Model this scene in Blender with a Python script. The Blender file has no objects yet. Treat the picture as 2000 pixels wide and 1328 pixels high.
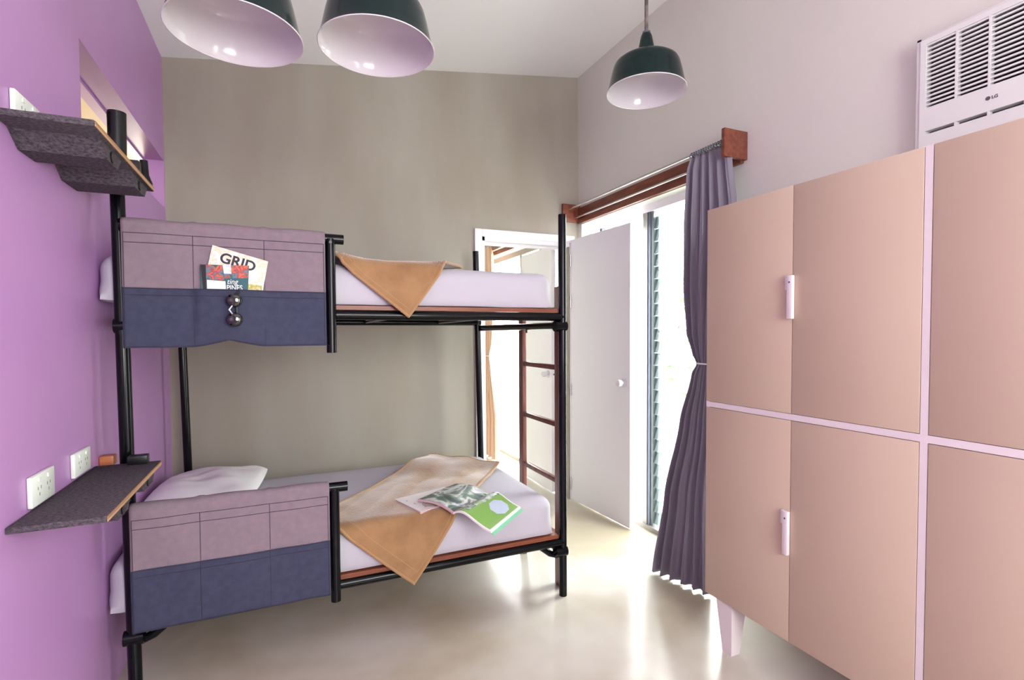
import bpy, bmesh, math, random
from mathutils import Vector, Matrix, noise
random.seed(7)
S = bpy.context.scene
COL = S.collection
PI = math.pi

# ------------------------------------------------------------------ camera
F_PX, YAW, PITCH, ROLL = 1004.81, 0.417508, 0.0325124, -0.00576321
cam_d = bpy.data.cameras.new('camera')
cam_d.sensor_fit = 'HORIZONTAL'
cam_d.sensor_width = 36.0
cam_d.lens = F_PX / 2000 * 36.0
cam_d.shift_x = 0.0
cam_d.shift_y = (684.6 - 664) / 2000
cam_d.clip_start = 0.02
cam = bpy.data.objects.new('camera', cam_d)
COL.objects.link(cam)
fwd = Vector((math.sin(YAW) * math.cos(PITCH), math.cos(YAW) * math.cos(PITCH), -math.sin(PITCH)))
rt = Vector((math.cos(YAW), -math.sin(YAW), 0))
up = rt.cross(fwd)
r2 = rt * math.cos(ROLL) + up * math.sin(ROLL)
u2 = -rt * math.sin(ROLL) + up * math.cos(ROLL)
mw = Matrix((r2, u2, -fwd)).transposed().to_4x4()
mw.translation = Vector((0, 0, 1.28))
cam.matrix_world = mw
S.camera = cam

# ------------------------------------------------------------------ world, light, exposure
W = bpy.data.worlds.new('sky')
S.world = W
W.use_nodes = True
bg = W.node_tree.nodes['Background']
bg.inputs['Color'].default_value = (0.975, 0.985, 0.98, 1)
bg.inputs['Strength'].default_value = 14.0
S.view_settings.view_transform = 'Standard'
S.view_settings.look = 'None'
S.view_settings.gamma = 1
S.view_settings.use_curve_mapping = False
S.view_settings.exposure = 0.55
S.cycles.max_bounces = 10
S.cycles.diffuse_bounces = 7
S.cycles.transmission_bounces = 8
S.cycles.transparent_max_bounces = 16
S.cycles.caustics_reflective = False
S.cycles.sample_clamp_indirect = 6


def portal(name, loc, rot, sx, sy):
    l = bpy.data.lights.new(name, 'AREA')
    l.shape = 'RECTANGLE'
    l.size, l.size_y = sx, sy
    l.cycles.is_portal = True
    o = bpy.data.objects.new(name, l)
    o.location = loc
    o.rotation_euler = rot
    COL.objects.link(o)


portal('window_portal_right', (2.32, 2.65, 1.05), (0, PI / 2, 0), 2.1, 1.44)
portal('window_portal_next_room', (2.32, 4.7, 1.05), (0, PI / 2, 0), 2.1, 1.9)
portal('added_portal_near', (2.32, -0.925, 1.25), (0, PI / 2, 0), 2.1, 0.65)  # serves the unseen opening added to brighten the left wall
portal('added_portal_front', (0.85, -1.75, 1.65), (PI / 2, 0, 0), 1.3, 1.5)  # serves the unseen window added in the front wall

# ------------------------------------------------------------------ geometry constants (metres)
XL, XR, YB, YF = -0.588, 2.077, 3.42, -1.6


def ceil_z(x):
    return 2.817 + (x - XL) * 0.1505


# ------------------------------------------------------------------ materials
def mat(name, col, rough=0.5, metal=0.0, col2=None, nscale=5.0, stretch=(1, 1, 1), bump=0.0, bscale=80.0,
        spec=0.5, trans=0.0, ior=1.45, rough2=None, sheen=0.0, emit=None, coat=0.0, ndetail=4.0, ramp=(0.35, 0.65),
        alpha=None, sss=0.0, bstretch=None):
    m = bpy.data.materials.new(name)
    m.use_nodes = True
    nt = m.node_tree
    b = nt.nodes['Principled BSDF']
    L = nt.links.new
    b.inputs['Base Color'].default_value = (*col, 1)
    b.inputs['Roughness'].default_value = rough
    b.inputs['Metallic'].default_value = metal
    b.inputs['IOR'].default_value = ior
    b.inputs['Specular IOR Level'].default_value = spec
    b.inputs['Transmission Weight'].default_value = trans
    b.inputs['Coat Weight'].default_value = coat
    if sheen:
        b.inputs['Sheen Weight'].default_value = sheen
        b.inputs['Sheen Roughness'].default_value = 0.4
    if alpha is not None:
        b.inputs['Alpha'].default_value = alpha
    tc = nt.nodes.new('ShaderNodeTexCoord')
    mp = nt.nodes.new('ShaderNodeMapping')
    mp.inputs['Scale'].default_value = stretch
    L(tc.outputs['Object'], mp.inputs['Vector'])
    if col2 is not None or rough2 is not None:
        n = nt.nodes.new('ShaderNodeTexNoise')
        n.inputs['Scale'].default_value = nscale
        n.inputs['Detail'].default_value = ndetail
        L(mp.outputs['Vector'], n.inputs['Vector'])
        mr = nt.nodes.new('ShaderNodeMapRange')
        mr.inputs['From Min'].default_value = ramp[0]
        mr.inputs['From Max'].default_value = ramp[1]
        L(n.outputs['Fac'], mr.inputs['Value'])
        if col2 is not None:
            mx = nt.nodes.new('ShaderNodeMix')
            mx.data_type = 'RGBA'
            mx.inputs[6].default_value = (*col, 1)
            mx.inputs[7].default_value = (*col2, 1)
            L(mr.outputs['Result'], mx.inputs[0])
            L(mx.outputs[2], b.inputs['Base Color'])
        if rough2 is not None:
            m2 = nt.nodes.new('ShaderNodeMapRange')
            m2.inputs['To Min'].default_value = rough
            m2.inputs['To Max'].default_value = rough2
            L(mr.outputs['Result'], m2.inputs['Value'])
            L(m2.outputs['Result'], b.inputs['Roughness'])
    if bump:
        mp2 = nt.nodes.new('ShaderNodeMapping')
        mp2.inputs['Scale'].default_value = bstretch or stretch
        L(tc.outputs['Object'], mp2.inputs['Vector'])
        n2 = nt.nodes.new('ShaderNodeTexNoise')
        n2.inputs['Scale'].default_value = bscale
        n2.inputs['Detail'].default_value = 3
        L(mp2.outputs['Vector'], n2.inputs['Vector'])
        bp = nt.nodes.new('ShaderNodeBump')
        bp.inputs['Strength'].default_value = bump
        bp.inputs['Distance'].default_value = 0.01
        L(n2.outputs['Fac'], bp.inputs['Height'])
        L(bp.outputs['Normal'], b.inputs['Normal'])
    if emit:
        b.inputs['Emission Color'].default_value = (*emit[0], 1)
        b.inputs['Emission Strength'].default_value = emit[1]
    return m


def srgb(r, g, b):
    f = lambda c: (c / 255 / 12.92) if c <= 10 else ((c / 255 + 0.055) / 1.055) ** 2.4
    return (f(r), f(g), f(b))


M = {}
M['purple'] = mat('purple wall paint', srgb(184, 139, 193), 0.36, col2=srgb(180, 134, 189), nscale=2.0, bump=0.02, bscale=60)
M['khaki'] = mat('khaki troweled cement wall', srgb(150, 142, 130), 0.6, col2=srgb(161, 156, 145), nscale=1.5, stretch=(1.6, 1, 0.5),
                 bump=0.04, bscale=30, ndetail=6)
M['greywall'] = mat('warm grey wall paint', srgb(212, 211, 204), 0.55, col2=srgb(209, 207, 200), nscale=1.5, bump=0.02, bscale=50)
M['ceiling'] = mat('white ceiling paint', srgb(240, 240, 240), 0.6)
M['white'] = mat('white paint', srgb(236, 234, 238), 0.35)
M['doorwhite'] = mat('white door paint', srgb(230, 230, 236), 0.35)
M['knobwhite'] = mat('satin white knob', srgb(215, 215, 220), 0.6, spec=0.2)
M['black'] = mat('black gloss tube steel', (0.0025, 0.003, 0.0045), 0.16, spec=0.28)
M['blackplastic'] = mat('black plastic', (0.006, 0.006, 0.007), 0.35)
M['plywood'] = mat('reddish hardwood plywood', srgb(134, 74, 48), 0.4, col2=srgb(114, 60, 40), nscale=6, stretch=(1, 8, 8))
M['plyedge'] = mat('layered plywood edge', srgb(205, 165, 125), 0.55, col2=srgb(130, 90, 60), nscale=3, stretch=(.3, .3, 90), ndetail=1)
M['felt'] = mat('charcoal wool felt', srgb(104, 97, 102), 0.95, col2=srgb(62, 57, 64), nscale=120, stretch=(1, 1.6, 1.6), bump=0.5, bscale=260,
                ndetail=3, ramp=(.3, .7), spec=0.1)
M['redwood'] = mat('reddish brown varnished wood', srgb(130, 74, 54), 0.35, col2=srgb(104, 54, 40), nscale=8, stretch=(6, 1, 6), bump=0.05)
M['ladderwood'] = mat('dark reddish ladder wood', srgb(128, 84, 74), 0.35, col2=srgb(108, 66, 58), nscale=8, stretch=(6, 6, 1))
M['orangewood'] = mat('orange pine wood', srgb(180, 115, 75), 0.4, col2=srgb(160, 95, 60), nscale=6, stretch=(1, 6, 6))
M['sheet'] = mat('white cotton sheet', srgb(190, 188, 198), 0.85, spec=0.2, bump=0.10, bscale=5, bstretch=(1.2, 1, 6))
M['pillow'] = mat('white cotton pillowcase', srgb(244, 244, 247), 0.85, spec=0.2, bump=0.12, bscale=9)
M['fleece'] = mat('tan fleece', srgb(164, 130, 92), 0.9, col2=srgb(136, 102, 70), nscale=9, ramp=(.35, .75), bump=0.25, bscale=120, sheen=1.0, spec=0.1)
M['fleecehem'] = mat('stitched fleece hem', srgb(170, 132, 90), 0.9, sheen=0.5, bump=0.3, bscale=160)
M['mauve'] = mat('mauve canvas cloth', srgb(136, 121, 129), 0.9, col2=srgb(130, 116, 124), nscale=40, stretch=(1, 1, 1), bump=0.15, bscale=300, spec=0.15)
M['navy'] = mat('slate navy canvas cloth', srgb(66, 70, 90), 0.9, col2=srgb(61, 65, 85), nscale=40, stretch=(1, 1, 1), bump=0.15, bscale=300, spec=0.15)
M['thread'] = mat('dark seam thread', srgb(58, 50, 66), 0.9)
M['curtain'] = mat('grey mauve curtain cloth', srgb(132, 128, 140), 0.85, bump=0.08, bscale=200, spec=0.15)
M['tancurtain'] = mat('tan curtain cloth', srgb(222, 190, 168), 0.85, bump=0.08, bscale=200, spec=0.15)
M['cord'] = mat('pale cord', srgb(225, 222, 228), 0.8)
M['chrome'] = mat('brushed steel', (0.72, 0.72, 0.75), 0.22, metal=1.0)
M['enamelgreen'] = mat('dark green enamel', (0.002, 0.013, 0.013), 0.18, spec=0.3)
M['enamelwhite'] = mat('white enamel', srgb(210, 206, 211), 0.14, coat=0.2)
M['rustyrod'] = mat('worn grey pipe', srgb(150, 138, 136), 0.4, col2=srgb(70, 60, 62), nscale=20, metal=0.5)
M['peach'] = mat('pale peach pink laminate', srgb(195, 176, 155), 0.42, col2=srgb(192, 173, 152), nscale=2, bump=0.01, bscale=200)
M['carcass'] = mat('pinkish white lacquer', srgb(222, 214, 215), 0.4)
M['acwhite'] = mat('off white plastic', srgb(214, 214, 212), 0.45)
M['dark'] = mat('dark interior', srgb(40, 32, 38), 0.7)
M['logo'] = mat('dark grey logo print', srgb(84, 76, 84), 0.5)


def thin_glass(name, tint, gloss, body=0.0, bodycol=(0.8, 0.9, 0.88)):
    m = bpy.data.materials.new(name)
    m.use_nodes = True
    nt = m.node_tree
    nt.nodes.remove(nt.nodes['Principled BSDF'])
    out = nt.nodes['Material Output']
    t = nt.nodes.new('ShaderNodeBsdfTransparent'); t.inputs[0].default_value = (*tint, 1)
    g = nt.nodes.new('ShaderNodeBsdfGlossy'); g.inputs['Roughness'].default_value = 0.05
    d = nt.nodes.new('ShaderNodeBsdfDiffuse'); d.inputs[0].default_value = (*bodycol, 1)
    m1 = nt.nodes.new('ShaderNodeMixShader'); m1.inputs[0].default_value = gloss
    m2 = nt.nodes.new('ShaderNodeMixShader'); m2.inputs[0].default_value = body
    nt.links.new(t.outputs[0], m1.inputs[1]); nt.links.new(g.outputs[0], m1.inputs[2])
    nt.links.new(m1.outputs[0], m2.inputs[1]); nt.links.new(d.outputs[0], m2.inputs[2])
    nt.links.new(m2.outputs[0], out.inputs['Surface'])
    return m


M['glass'] = thin_glass('clear window glass', (0.97, 0.98, 0.98), 0.04)
M['louvre'] = thin_glass('pale green louvre glass', (0.80, 0.84, 0.82), 0.05, 0.02)
M['louvreend'] = thin_glass('greenish glass blade edge', (0.30, 0.36, 0.36), 0.05, 0.3, (.5, .6, .6))
M['frame'] = mat('grey aluminium frame', srgb(150, 146, 142), 0.4, metal=0.3)
M['framedark'] = mat('dark blue grey aluminium frame', srgb(90, 96, 112), 0.4, metal=0.3)
M['cream'] = mat('cream exterior render', srgb(205, 186, 158), 0.8)
M['socket'] = mat('greenish white socket plastic', srgb(228, 234, 226), 0.35)
M['sockethole'] = mat('socket slot', srgb(120, 124, 120), 0.6)
M['ground'] = mat('pale concrete paving', srgb(200, 198, 190), 0.8)
M['leaf'] = mat('garden leaf', srgb(150, 175, 120), 0.6, col2=srgb(90, 130, 70), nscale=2)
M['paper'] = mat('white paper', srgb(240, 238, 238), 0.45)
M['pinkpaper'] = mat('pinkish page edges', srgb(205, 178, 180), 0.7)
M['green'] = mat('lime green print', srgb(128, 176, 84), 0.4)
M['paleblue'] = mat('pale blue print', srgb(190, 205, 225), 0.4)
M['teal'] = mat('dark teal print', srgb(22, 84, 92), 0.35)
M['coverblue'] = mat('mint green magazine cover', srgb(130, 205, 165), 0.35)
M['ink'] = mat('black ink', srgb(28, 28, 44), 0.5)
M['lens'] = mat('black glossy lens', (0.003, 0.003, 0.004), 0.05, coat=1.0)
M['greyback'] = mat('plain back paint', srgb(205, 200, 200), 0.6)


# polished concrete floor: beige/grey clouds, uneven gloss
def floor_material():
    m = bpy.data.materials.new('polished concrete floor')
    m.use_nodes = True
    nt = m.node_tree
    b = nt.nodes['Principled BSDF']
    L = nt.links.new
    tc = nt.nodes.new('ShaderNodeTexCoord')
    n1 = nt.nodes.new('ShaderNodeTexNoise')
    n1.inputs['Scale'].default_value = 1.3
    n1.inputs['Detail'].default_value = 4
    n1.inputs['Distortion'].default_value = 0.2
    L(tc.outputs['Object'], n1.inputs['Vector'])
    f1 = nt.nodes.new('ShaderNodeMapRange')
    f1.interpolation_type = 'SMOOTHSTEP'
    f1.inputs['From Min'].default_value = 0.3
    f1.inputs['From Max'].default_value = 0.7
    L(n1.outputs['Fac'], f1.inputs['Value'])
    cm = nt.nodes.new('ShaderNodeMix')
    cm.data_type = 'RGBA'
    cm.inputs[6].default_value = (*srgb(172, 162, 140), 1)
    cm.inputs[7].default_value = (*srgb(206, 203, 193), 1)
    L(f1.outputs['Result'], cm.inputs[0])
    L(cm.outputs[2], b.inputs['Base Color'])
    n2 = nt.nodes.new('ShaderNodeTexNoise')
    n2.inputs['Scale'].default_value = 2.5
    n2.inputs['Detail'].default_value = 3
    L(tc.outputs['Object'], n2.inputs['Vector'])
    mr = nt.nodes.new('ShaderNodeMapRange')
    mr.inputs['To Min'].default_value = 0.17
    mr.inputs['To Max'].default_value = 0.25
    L(n2.outputs['Fac'], mr.inputs['Value'])
    L(mr.outputs['Result'], b.inputs['Roughness'])
    bp = nt.nodes.new('ShaderNodeBump')
    bp.inputs['Strength'].default_value = 0.03
    bp.inputs['Distance'].default_value = 0.01
    n3 = nt.nodes.new('ShaderNodeTexNoise')
    n3.inputs['Scale'].default_value = 12
    L(tc.outputs['Object'], n3.inputs['Vector'])
    L(n3.outputs['Fac'], bp.inputs['Height'])
    L(bp.outputs['Normal'], b.inputs['Normal'])
    return m


M['floor'] = floor_material()


def print_material(name, cols, scale=30, seed=0.0, rough=0.35):
    """blotchy colour print for magazine pictures"""
    m = bpy.data.materials.new(name)
    m.use_nodes = True
    nt = m.node_tree
    b = nt.nodes['Principled BSDF']
    b.inputs['Roughness'].default_value = rough
    L = nt.links.new
    tc = nt.nodes.new('ShaderNodeTexCoord')
    mp = nt.nodes.new('ShaderNodeMapping')
    mp.inputs['Location'].default_value = (seed, seed * 2, 0)
    L(tc.outputs['Object'], mp.inputs['Vector'])
    n = nt.nodes.new('ShaderNodeTexNoise')
    n.inputs['Scale'].default_value = scale
    n.inputs['Detail'].default_value = 3
    n.inputs['Distortion'].default_value = 0.8
    L(mp.outputs['Vector'], n.inputs['Vector'])
    cr = nt.nodes.new('ShaderNodeValToRGB')
    cr.color_ramp.interpolation = 'LINEAR'
    e = cr.color_ramp.elements
    while len(e) > 1:
        e.remove(e[-1])
    k = len(cols)
    for i, c in enumerate(cols):
        p = 0.3 + 0.4 * i / (k - 1)
        if i == 0:
            e[0].position = p
            e[0].color = (*srgb(*c), 1)
        else:
            q = e.new(p)
            q.color = (*srgb(*c), 1)
    L(n.outputs['Fac'], cr.inputs['Fac'])
    L(cr.outputs['Color'], b.inputs['Base Color'])
    return m


# ------------------------------------------------------------------ mesh helpers
def add_box(bm, p0, p1, bev=0.0, seg=2):
    x0, x1 = sorted((p0[0], p1[0])); y0, y1 = sorted((p0[1], p1[1])); z0, z1 = sorted((p0[2], p1[2]))
    vs = [bm.verts.new((x, y, z)) for z in (z0, z1) for y in (y0, y1) for x in (x0, x1)]
    fs = [bm.faces.new([vs[i] for i in q]) for q in
          ((0, 2, 3, 1), (4, 5, 7, 6), (0, 1, 5, 4), (2, 6, 7, 3), (0, 4, 6, 2), (1, 3, 7, 5))]
    if bev:
        es = list({e for f in fs for e in f.edges})
        bmesh.ops.bevel(bm, geom=es, offset=bev, segments=seg, affect='EDGES', profile=0.5)
    return vs


def add_prism(bm, poly, axis, a, b):
    """extrude 2-D polygon along axis between a and b. axis 0: poly=(y,z); 1: (x,z); 2: (x,y)"""
    def P(p, t):
        return {0: (t, p[0], p[1]), 1: (p[0], t, p[1]), 2: (p[0], p[1], t)}[axis]
    A = [bm.verts.new(P(p, a)) for p in poly]
    B = [bm.verts.new(P(p, b)) for p in poly]
    n = len(poly)
    bm.faces.new(A); bm.faces.new(B[::-1])
    for i in range(n):
        bm.faces.new((A[i], B[i], B[(i + 1) % n], A[(i + 1) % n]))


def add_tube(bm, pts, r, seg=14, caps=True, radii=None):
    pts = [Vector(p) for p in pts]
    rings = []
    prev = None
    for i, p in enumerate(pts):
        d = (pts[min(i + 1, len(pts) - 1)] - pts[max(i - 1, 0)]).normalized()
        ref = Vector((0, 0, 1)) if abs(d.z) < 0.9 else Vector((0, 1, 0))
        if prev is None:
            u = d.cross(ref).normalized()
        else:
            u = (prev - d * prev.dot(d)).normalized()
        prev = u
        v = d.cross(u)
        rr = radii[i] if radii else r
        rings.append([bm.verts.new(p + (u * math.cos(2 * PI * k / seg) + v * math.sin(2 * PI * k / seg)) * rr) for k in range(seg)])
    for a, b in zip(rings, rings[1:]):
        for k in range(seg):
            bm.faces.new((a[k], a[(k + 1) % seg], b[(k + 1) % seg], b[k]))
    if caps:
        bm.faces.new(rings[0][::-1]); bm.faces.new(rings[-1])


def add_lathe(bm, prof, c=(0, 0, 0), seg=48):
    rings = []
    for r, z in prof:
        rings.append([bm.verts.new((c[0] + r * math.cos(2 * PI * k / seg), c[1] + r * math.sin(2 * PI * k / seg), c[2] + z)) for k in range(seg)])
    for a, b in zip(rings, rings[1:]):
        for k in range(seg):
            bm.faces.new((a[k], a[(k + 1) % seg], b[(k + 1) % seg], b[k]))
    return rings


def add_grid(bm, fn, nu, nv):
    g = [[bm.verts.new(fn(i / nu, j / nv)) for i in range(nu + 1)] for j in range(nv + 1)]
    for j in range(nv):
        for i in range(nu):
            bm.faces.new((g[j][i], g[j][i + 1], g[j + 1][i + 1], g[j + 1][i]))
    return g


def obj(name, bm, m, parent=None, smooth=False, solid=0.0, label=None, origin=None, offset=0.0):
    bmesh.ops.recalc_face_normals(bm, faces=bm.faces)
    me = bpy.data.meshes.new(name)
    bm.to_mesh(me)
    bm.free()
    o = bpy.data.objects.new(name, me)
    for mm in (m if isinstance(m, (list, tuple)) else [m]):
        me.materials.append(mm)
    COL.objects.link(o)
    if smooth:
        me.shade_smooth()
        me.set_sharp_from_angle(angle=math.radians(40))
    if parent is not None:
        o.parent = parent
        T = Vector((0, 0, 0))
        p = parent
        while p is not None:
            T += p.location
            p = p.parent
        if T.length:
            me.transform(Matrix.Translation(-T))
    elif origin is not None:
        me.transform(Matrix.Translation(-Vector(origin)))
        o.location = origin
    if solid:
        md = o.modifiers.new('cloth thickness', 'SOLIDIFY')
        md.thickness = solid
        md.offset = offset
    if label:
        o['label'] = label
    return o


def box(name, p0, p1, m, parent=None, bev=0.0, **k):
    bm = bmesh.new()
    add_box(bm, p0, p1, bev)
    return obj(name, bm, m, parent, smooth=bev > 0, **k)


def tube(name, pts, r, m, parent=None, **k):
    bm = bmesh.new()
    add_tube(bm, pts, r, radii=k.pop('radii', None), seg=k.pop('seg', 16))
    return obj(name, bm, m, parent, smooth=True, **k)


def thing(name, label, cat, loc=(0, 0, 0), group=None):
    o = bpy.data.objects.new(name, None)
    o.empty_display_size = 0.05
    o.location = loc
    COL.objects.link(o)
    o['label'] = label
    o['category'] = cat
    if group:
        o['group'] = group
    return o


def tag(o, label, cat, group=None):
    o['label'] = label
    o['category'] = cat
    if group:
        o['group'] = group
    return o


def struct(o, label=None):
    o['kind'] = 'structure'
    if label:
        o['label'] = label
    return o


def text(name, body, loc, R, size, m, parent, extrude=0.0004, align='LEFT', shear=0.0, bold=0.0):
    cu = bpy.data.curves.new(name, 'FONT')
    cu.body = body
    cu.size = size
    cu.extrude = extrude
    cu.align_x = align
    cu.shear = shear
    cu.offset = bold
    t = bpy.data.objects.new(name + '_curve', cu)
    COL.objects.link(t)
    dg = bpy.context.evaluated_depsgraph_get()
    dg.update()
    me = bpy.data.meshes.new_from_object(t.evaluated_get(dg))
    bpy.data.objects.remove(t)
    me.transform(Matrix.Translation(loc) @ R.to_4x4())
    me.materials.clear()
    me.materials.append(m)
    o = bpy.data.objects.new(name, me)
    COL.objects.link(o)
    o.parent = parent
    T = Vector((0, 0, 0)); p = parent
    while p is not None:
        T += p.location; p = p.parent
    me.transform(Matrix.Translation(-T))
    return o


def soft_block(p0, p1, r, bulge=0.01, wob=0.003, n=(40, 24, 8), seed=0.0):
    """rounded, slightly bulging cushion block"""
    bm = bmesh.new()
    c = [(a + b) / 2 for a, b in zip(p0, p1)]
    h = [(b - a) / 2 for a, b in zip(p0, p1)]
    add_box(bm, (-1, -1, -1), (1, 1, 1))
    # subdivide by slicing
    for ax in range(3):
        for k in range(1, n[ax]):
            t = -1 + 2 * k / n[ax]
            co = [0, 0, 0]; co[ax] = t
            no = [0, 0, 0]; no[ax] = 1
            bmesh.ops.bisect_plane(bm, geom=bm.verts[:] + bm.edges[:] + bm.faces[:], plane_co=co, plane_no=no)
    for v in bm.verts:
        p = Vector((v.co.x * h[0], v.co.y * h[1], v.co.z * h[2]))
        tt = max(0.0, min(1.0, (v.co.z + 1.0) / 0.8))
        rb = r * (0.3 + 0.7 * tt)
        q = Vector([max(-h[i] + rb, min(h[i] - rb, p[i])) for i in range(3)])
        d = p - q
        if d.length > 1e-9:
            d = d.normalized() * rb
        s = q + d
        fx, fy, fz = 1 - abs(v.co.x) ** 4, 1 - abs(v.co.y) ** 4, 1 - v.co.z ** 2
        if abs(v.co.y) > 0.999: s.y += math.copysign(bulge * fx * fz, v.co.y)
        if abs(v.co.x) > 0.999: s.x += math.copysign(bulge * fy * fz, v.co.x)
        if v.co.z > 0: s.z += bulge * 0.3 * fx * fy
        w = noise.noise_vector(Vector((s.x * 6 + seed, s.y * 6, s.z * 14)))
        s += w * wob
        v.co = s + Vector(c)
    return bm


# ================================================================== SETTING
# floor (one slab through both rooms)
struct(box('floor', (XL - 0.15, YF - 0.15, -0.1), (2.25, 6.5, 0), M['floor']), 'polished beige grey concrete floor')

# ceiling, sloping up to the right
bm = bmesh.new()
xa, xb = XL - 0.15, 2.25
add_prism(bm, [(xa, ceil_z(xa)), (xb, ceil_z(xb)), (xb, ceil_z(xb) + 0.1), (xa, ceil_z(xa) + 0.1)], 1, YF - 0.15, 6.5)
struct(obj('ceiling', bm, M['ceiling']), 'white ceiling sloping up to the right')

# left wall with a long high slot for the window
bm = bmesh.new()
xw = XL - 0.09
RY0, RY1, RZ0, RZ1 = 2.117, 3.405, 1.985, 2.245
zt = ceil_z(xw)
add_box(bm, (xw, YF, 0), (XL, RY0, ceil_z(XL)))
add_box(bm, (xw, RY0, 0), (XL, RY1, RZ0))
add_box(bm, (xw, RY0, RZ1), (XL, RY1, ceil_z(XL)))
add_box(bm, (xw, RY1, 0), (XL, YB, ceil_z(XL)))
struct(obj('wall_left', bm, M['purple']), 'purple wall with a long high slot window')

# back wall with doorway
DX0, DX1, DZ = 1.287, 1.995, 1.965
bm = bmesh.new()
yb2 = YB + 0.12
add_prism(bm, [(XL, 0), (DX0, 0), (DX0, ceil_z(DX0)), (XL, ceil_z(XL))], 1, YB, yb2)
add_prism(bm, [(DX0, DZ), (DX1, DZ), (DX1, ceil_z(DX1)), (DX0, ceil_z(DX0))], 1, YB, yb2)
add_prism(bm, [(DX1, 0), (XR, 0), (XR, ceil_z(XR)), (DX1, ceil_z(DX1))], 1, YB, yb2)
struct(obj('wall_back', bm, M['khaki']), 'khaki troweled cement wall with doorway')

# right wall (runs through both rooms) with tall window openings
XO = 2.25
WY0, WY1, WZ = 1.95, 3.37, 2.105
bm = bmesh.new()
zc = ceil_z(XR)
add_box(bm, (XR, YF, 0), (XO, -1.25, zc))
add_box(bm, (XR, -1.25, 2.3), (XO, -0.6, zc))  # unseen opening, added to let daylight onto the purple wall
add_box(bm, (XR, -1.25, 0), (XO, -0.6, 0.2))
add_box(bm, (XR, -0.6, 0), (XO, WY0, zc))
add_box(bm, (XR, WY0, WZ), (XO, WY1, zc))
add_box(bm, (XR, WY1, 0), (XO, 3.75, zc))
add_box(bm, (XR, 3.75, WZ), (XO, 5.7, zc))
add_box(bm, (XR, 5.7, 0), (XO, 6.4, zc))
struct(obj('wall_right', bm, M['greywall']), 'warm grey wall with tall window openings, one added unseen behind the camera')

# front wall behind the camera; its unseen window is added for fill light
bm = bmesh.new()
OX0, OX1, OZ0, OZ1 = 0.2, 1.5, 0.9, 2.4
add_prism(bm, [(XL, 0), (OX0, 0), (OX0, ceil_z(OX0)), (XL, ceil_z(XL))], 1, YF - 0.12, YF)
add_prism(bm, [(OX1, 0), (XR, 0), (XR, ceil_z(XR)), (OX1, ceil_z(OX1))], 1, YF - 0.12, YF)
add_box(bm, (OX0, YF - 0.12, 0), (OX1, YF, OZ0))
add_prism(bm, [(OX0, OZ1), (OX1, OZ1), (OX1, ceil_z(OX1)), (OX0, ceil_z(OX0))], 1, YF - 0.12, YF)
struct(obj('wall_front', bm, M['greywall']), 'grey wall behind the camera')
bm = bmesh.new()
for x in (OX0 + .02, (OX0 + OX1) / 2, OX1 - .02):
    add_box(bm, (x - .02, YF - 0.1, OZ0), (x + .02, YF - 0.06, OZ1))
for z in (OZ0 + .02, OZ1 - .02):
    add_box(bm, (OX0, YF - 0.1, z - .02), (OX1, YF - 0.06, z + .02))
struct(obj('added_window', bm, M['white']), 'unseen window added behind the camera for fill light')

# next room
struct(box('wall_far', (XL, 6.4, 0), (XO, 6.5, 2.9), M['greywall']), 'wall of the next room')
struct(box('wall_next_left', (0.2, yb2, 0), (0.3, 6.4, 2.92), M['greywall']), 'left wall of the next room')

# doorway casing and jambs
bm = bmesh.new()
cx0 = 1.232
add_box(bm, (cx0, YB - 0.018, 0), (DX0, YB, 2.018), 0.004)
add_box(bm, (DX0, YB - 0.018, DZ), (2.035, YB, 2.018), 0.004)
add_box(bm, (DX1 + .005, YB - 0.012, 0), (2.035, YB, DZ), 0.003)
struct(obj('trim_1', bm, M['white'], smooth=True), 'white door casing')
bm = bmesh.new()
add_box(bm, (DX0, YB - 0.01, 0), (DX0 + 0.02, yb2 + 0.01, DZ))
add_box(bm, (DX0, YB - 0.01, DZ - 0.028), (DX1, yb2 + 0.01, DZ))
add_box(bm, (DX0 + 0.02, YB + 0.04, 0), (DX0 + 0.032, YB + 0.08, DZ - 0.02))
add_box(bm, (DX0, YB + 0.04, DZ - 0.045), (DX1, YB + 0.08, DZ - 0.02))
struct(obj('trim_2', bm, M['white']), 'white door jamb')

# ---- tall window in the right wall
win = thing('window_1', 'tall glazed opening in the right wall, louvred near side', 'window', (2.18, 2.66, 0))
del win['category']
win['kind'] = 'structure'
bm = bmesh.new()
add_box(bm, (2.15, WY0, WZ - 0.05), (2.21, WY1, WZ))
add_box(bm, (2.15, 3.33, 0.03), (2.21, WY1, WZ - .05))
add_box(bm, (2.15, WY0, 0.03), (2.21, WY0 + .04, WZ - .05))
obj('window_frame', bm, M['white'], win)
box('sill', (2.14, WY0, 0), (2.22, WY1, 0.03), M['frame'], win)
box('mullion', (2.15, 2.69, 0.03), (2.185, 2.735, WZ - 0.05), M['frame'], win, label='grey aluminium mullion')
box('mullion', (2.155, 2.665, 0.03), (2.21, 2.69, WZ - 0.05), M['framedark'], win, label='dark blue grey mullion')
box('mullion', (2.16, 3.22, 0.03), (2.2, 3.25, WZ - 0.05), M['framedark'], win)
bm = bmesh.new()
add_box(bm, (2.16, 2.64, 0.03), (2.20, 2.665, WZ - 0.05))
for k in range(25):
    z = 0.05 + k * 0.079
    add_prism(bm, [(2.165, z), (2.185, z), (2.20, z + 0.072), (2.18, z + 0.072)], 1, 2.60, 2.64)
obj('louvre_channel', bm, M['louvreend'], win)
for k in range(25):
    z = 0.05 + k * 0.079
    bm = bmesh.new()
    add_prism(bm, [(2.158, z - .004), (2.163, z - .006), (2.205, z + 0.078), (2.200, z + 0.080)], 1, 2.0, 2.60)
    obj('louvre_blade', bm, M['louvre'], win)
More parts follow.
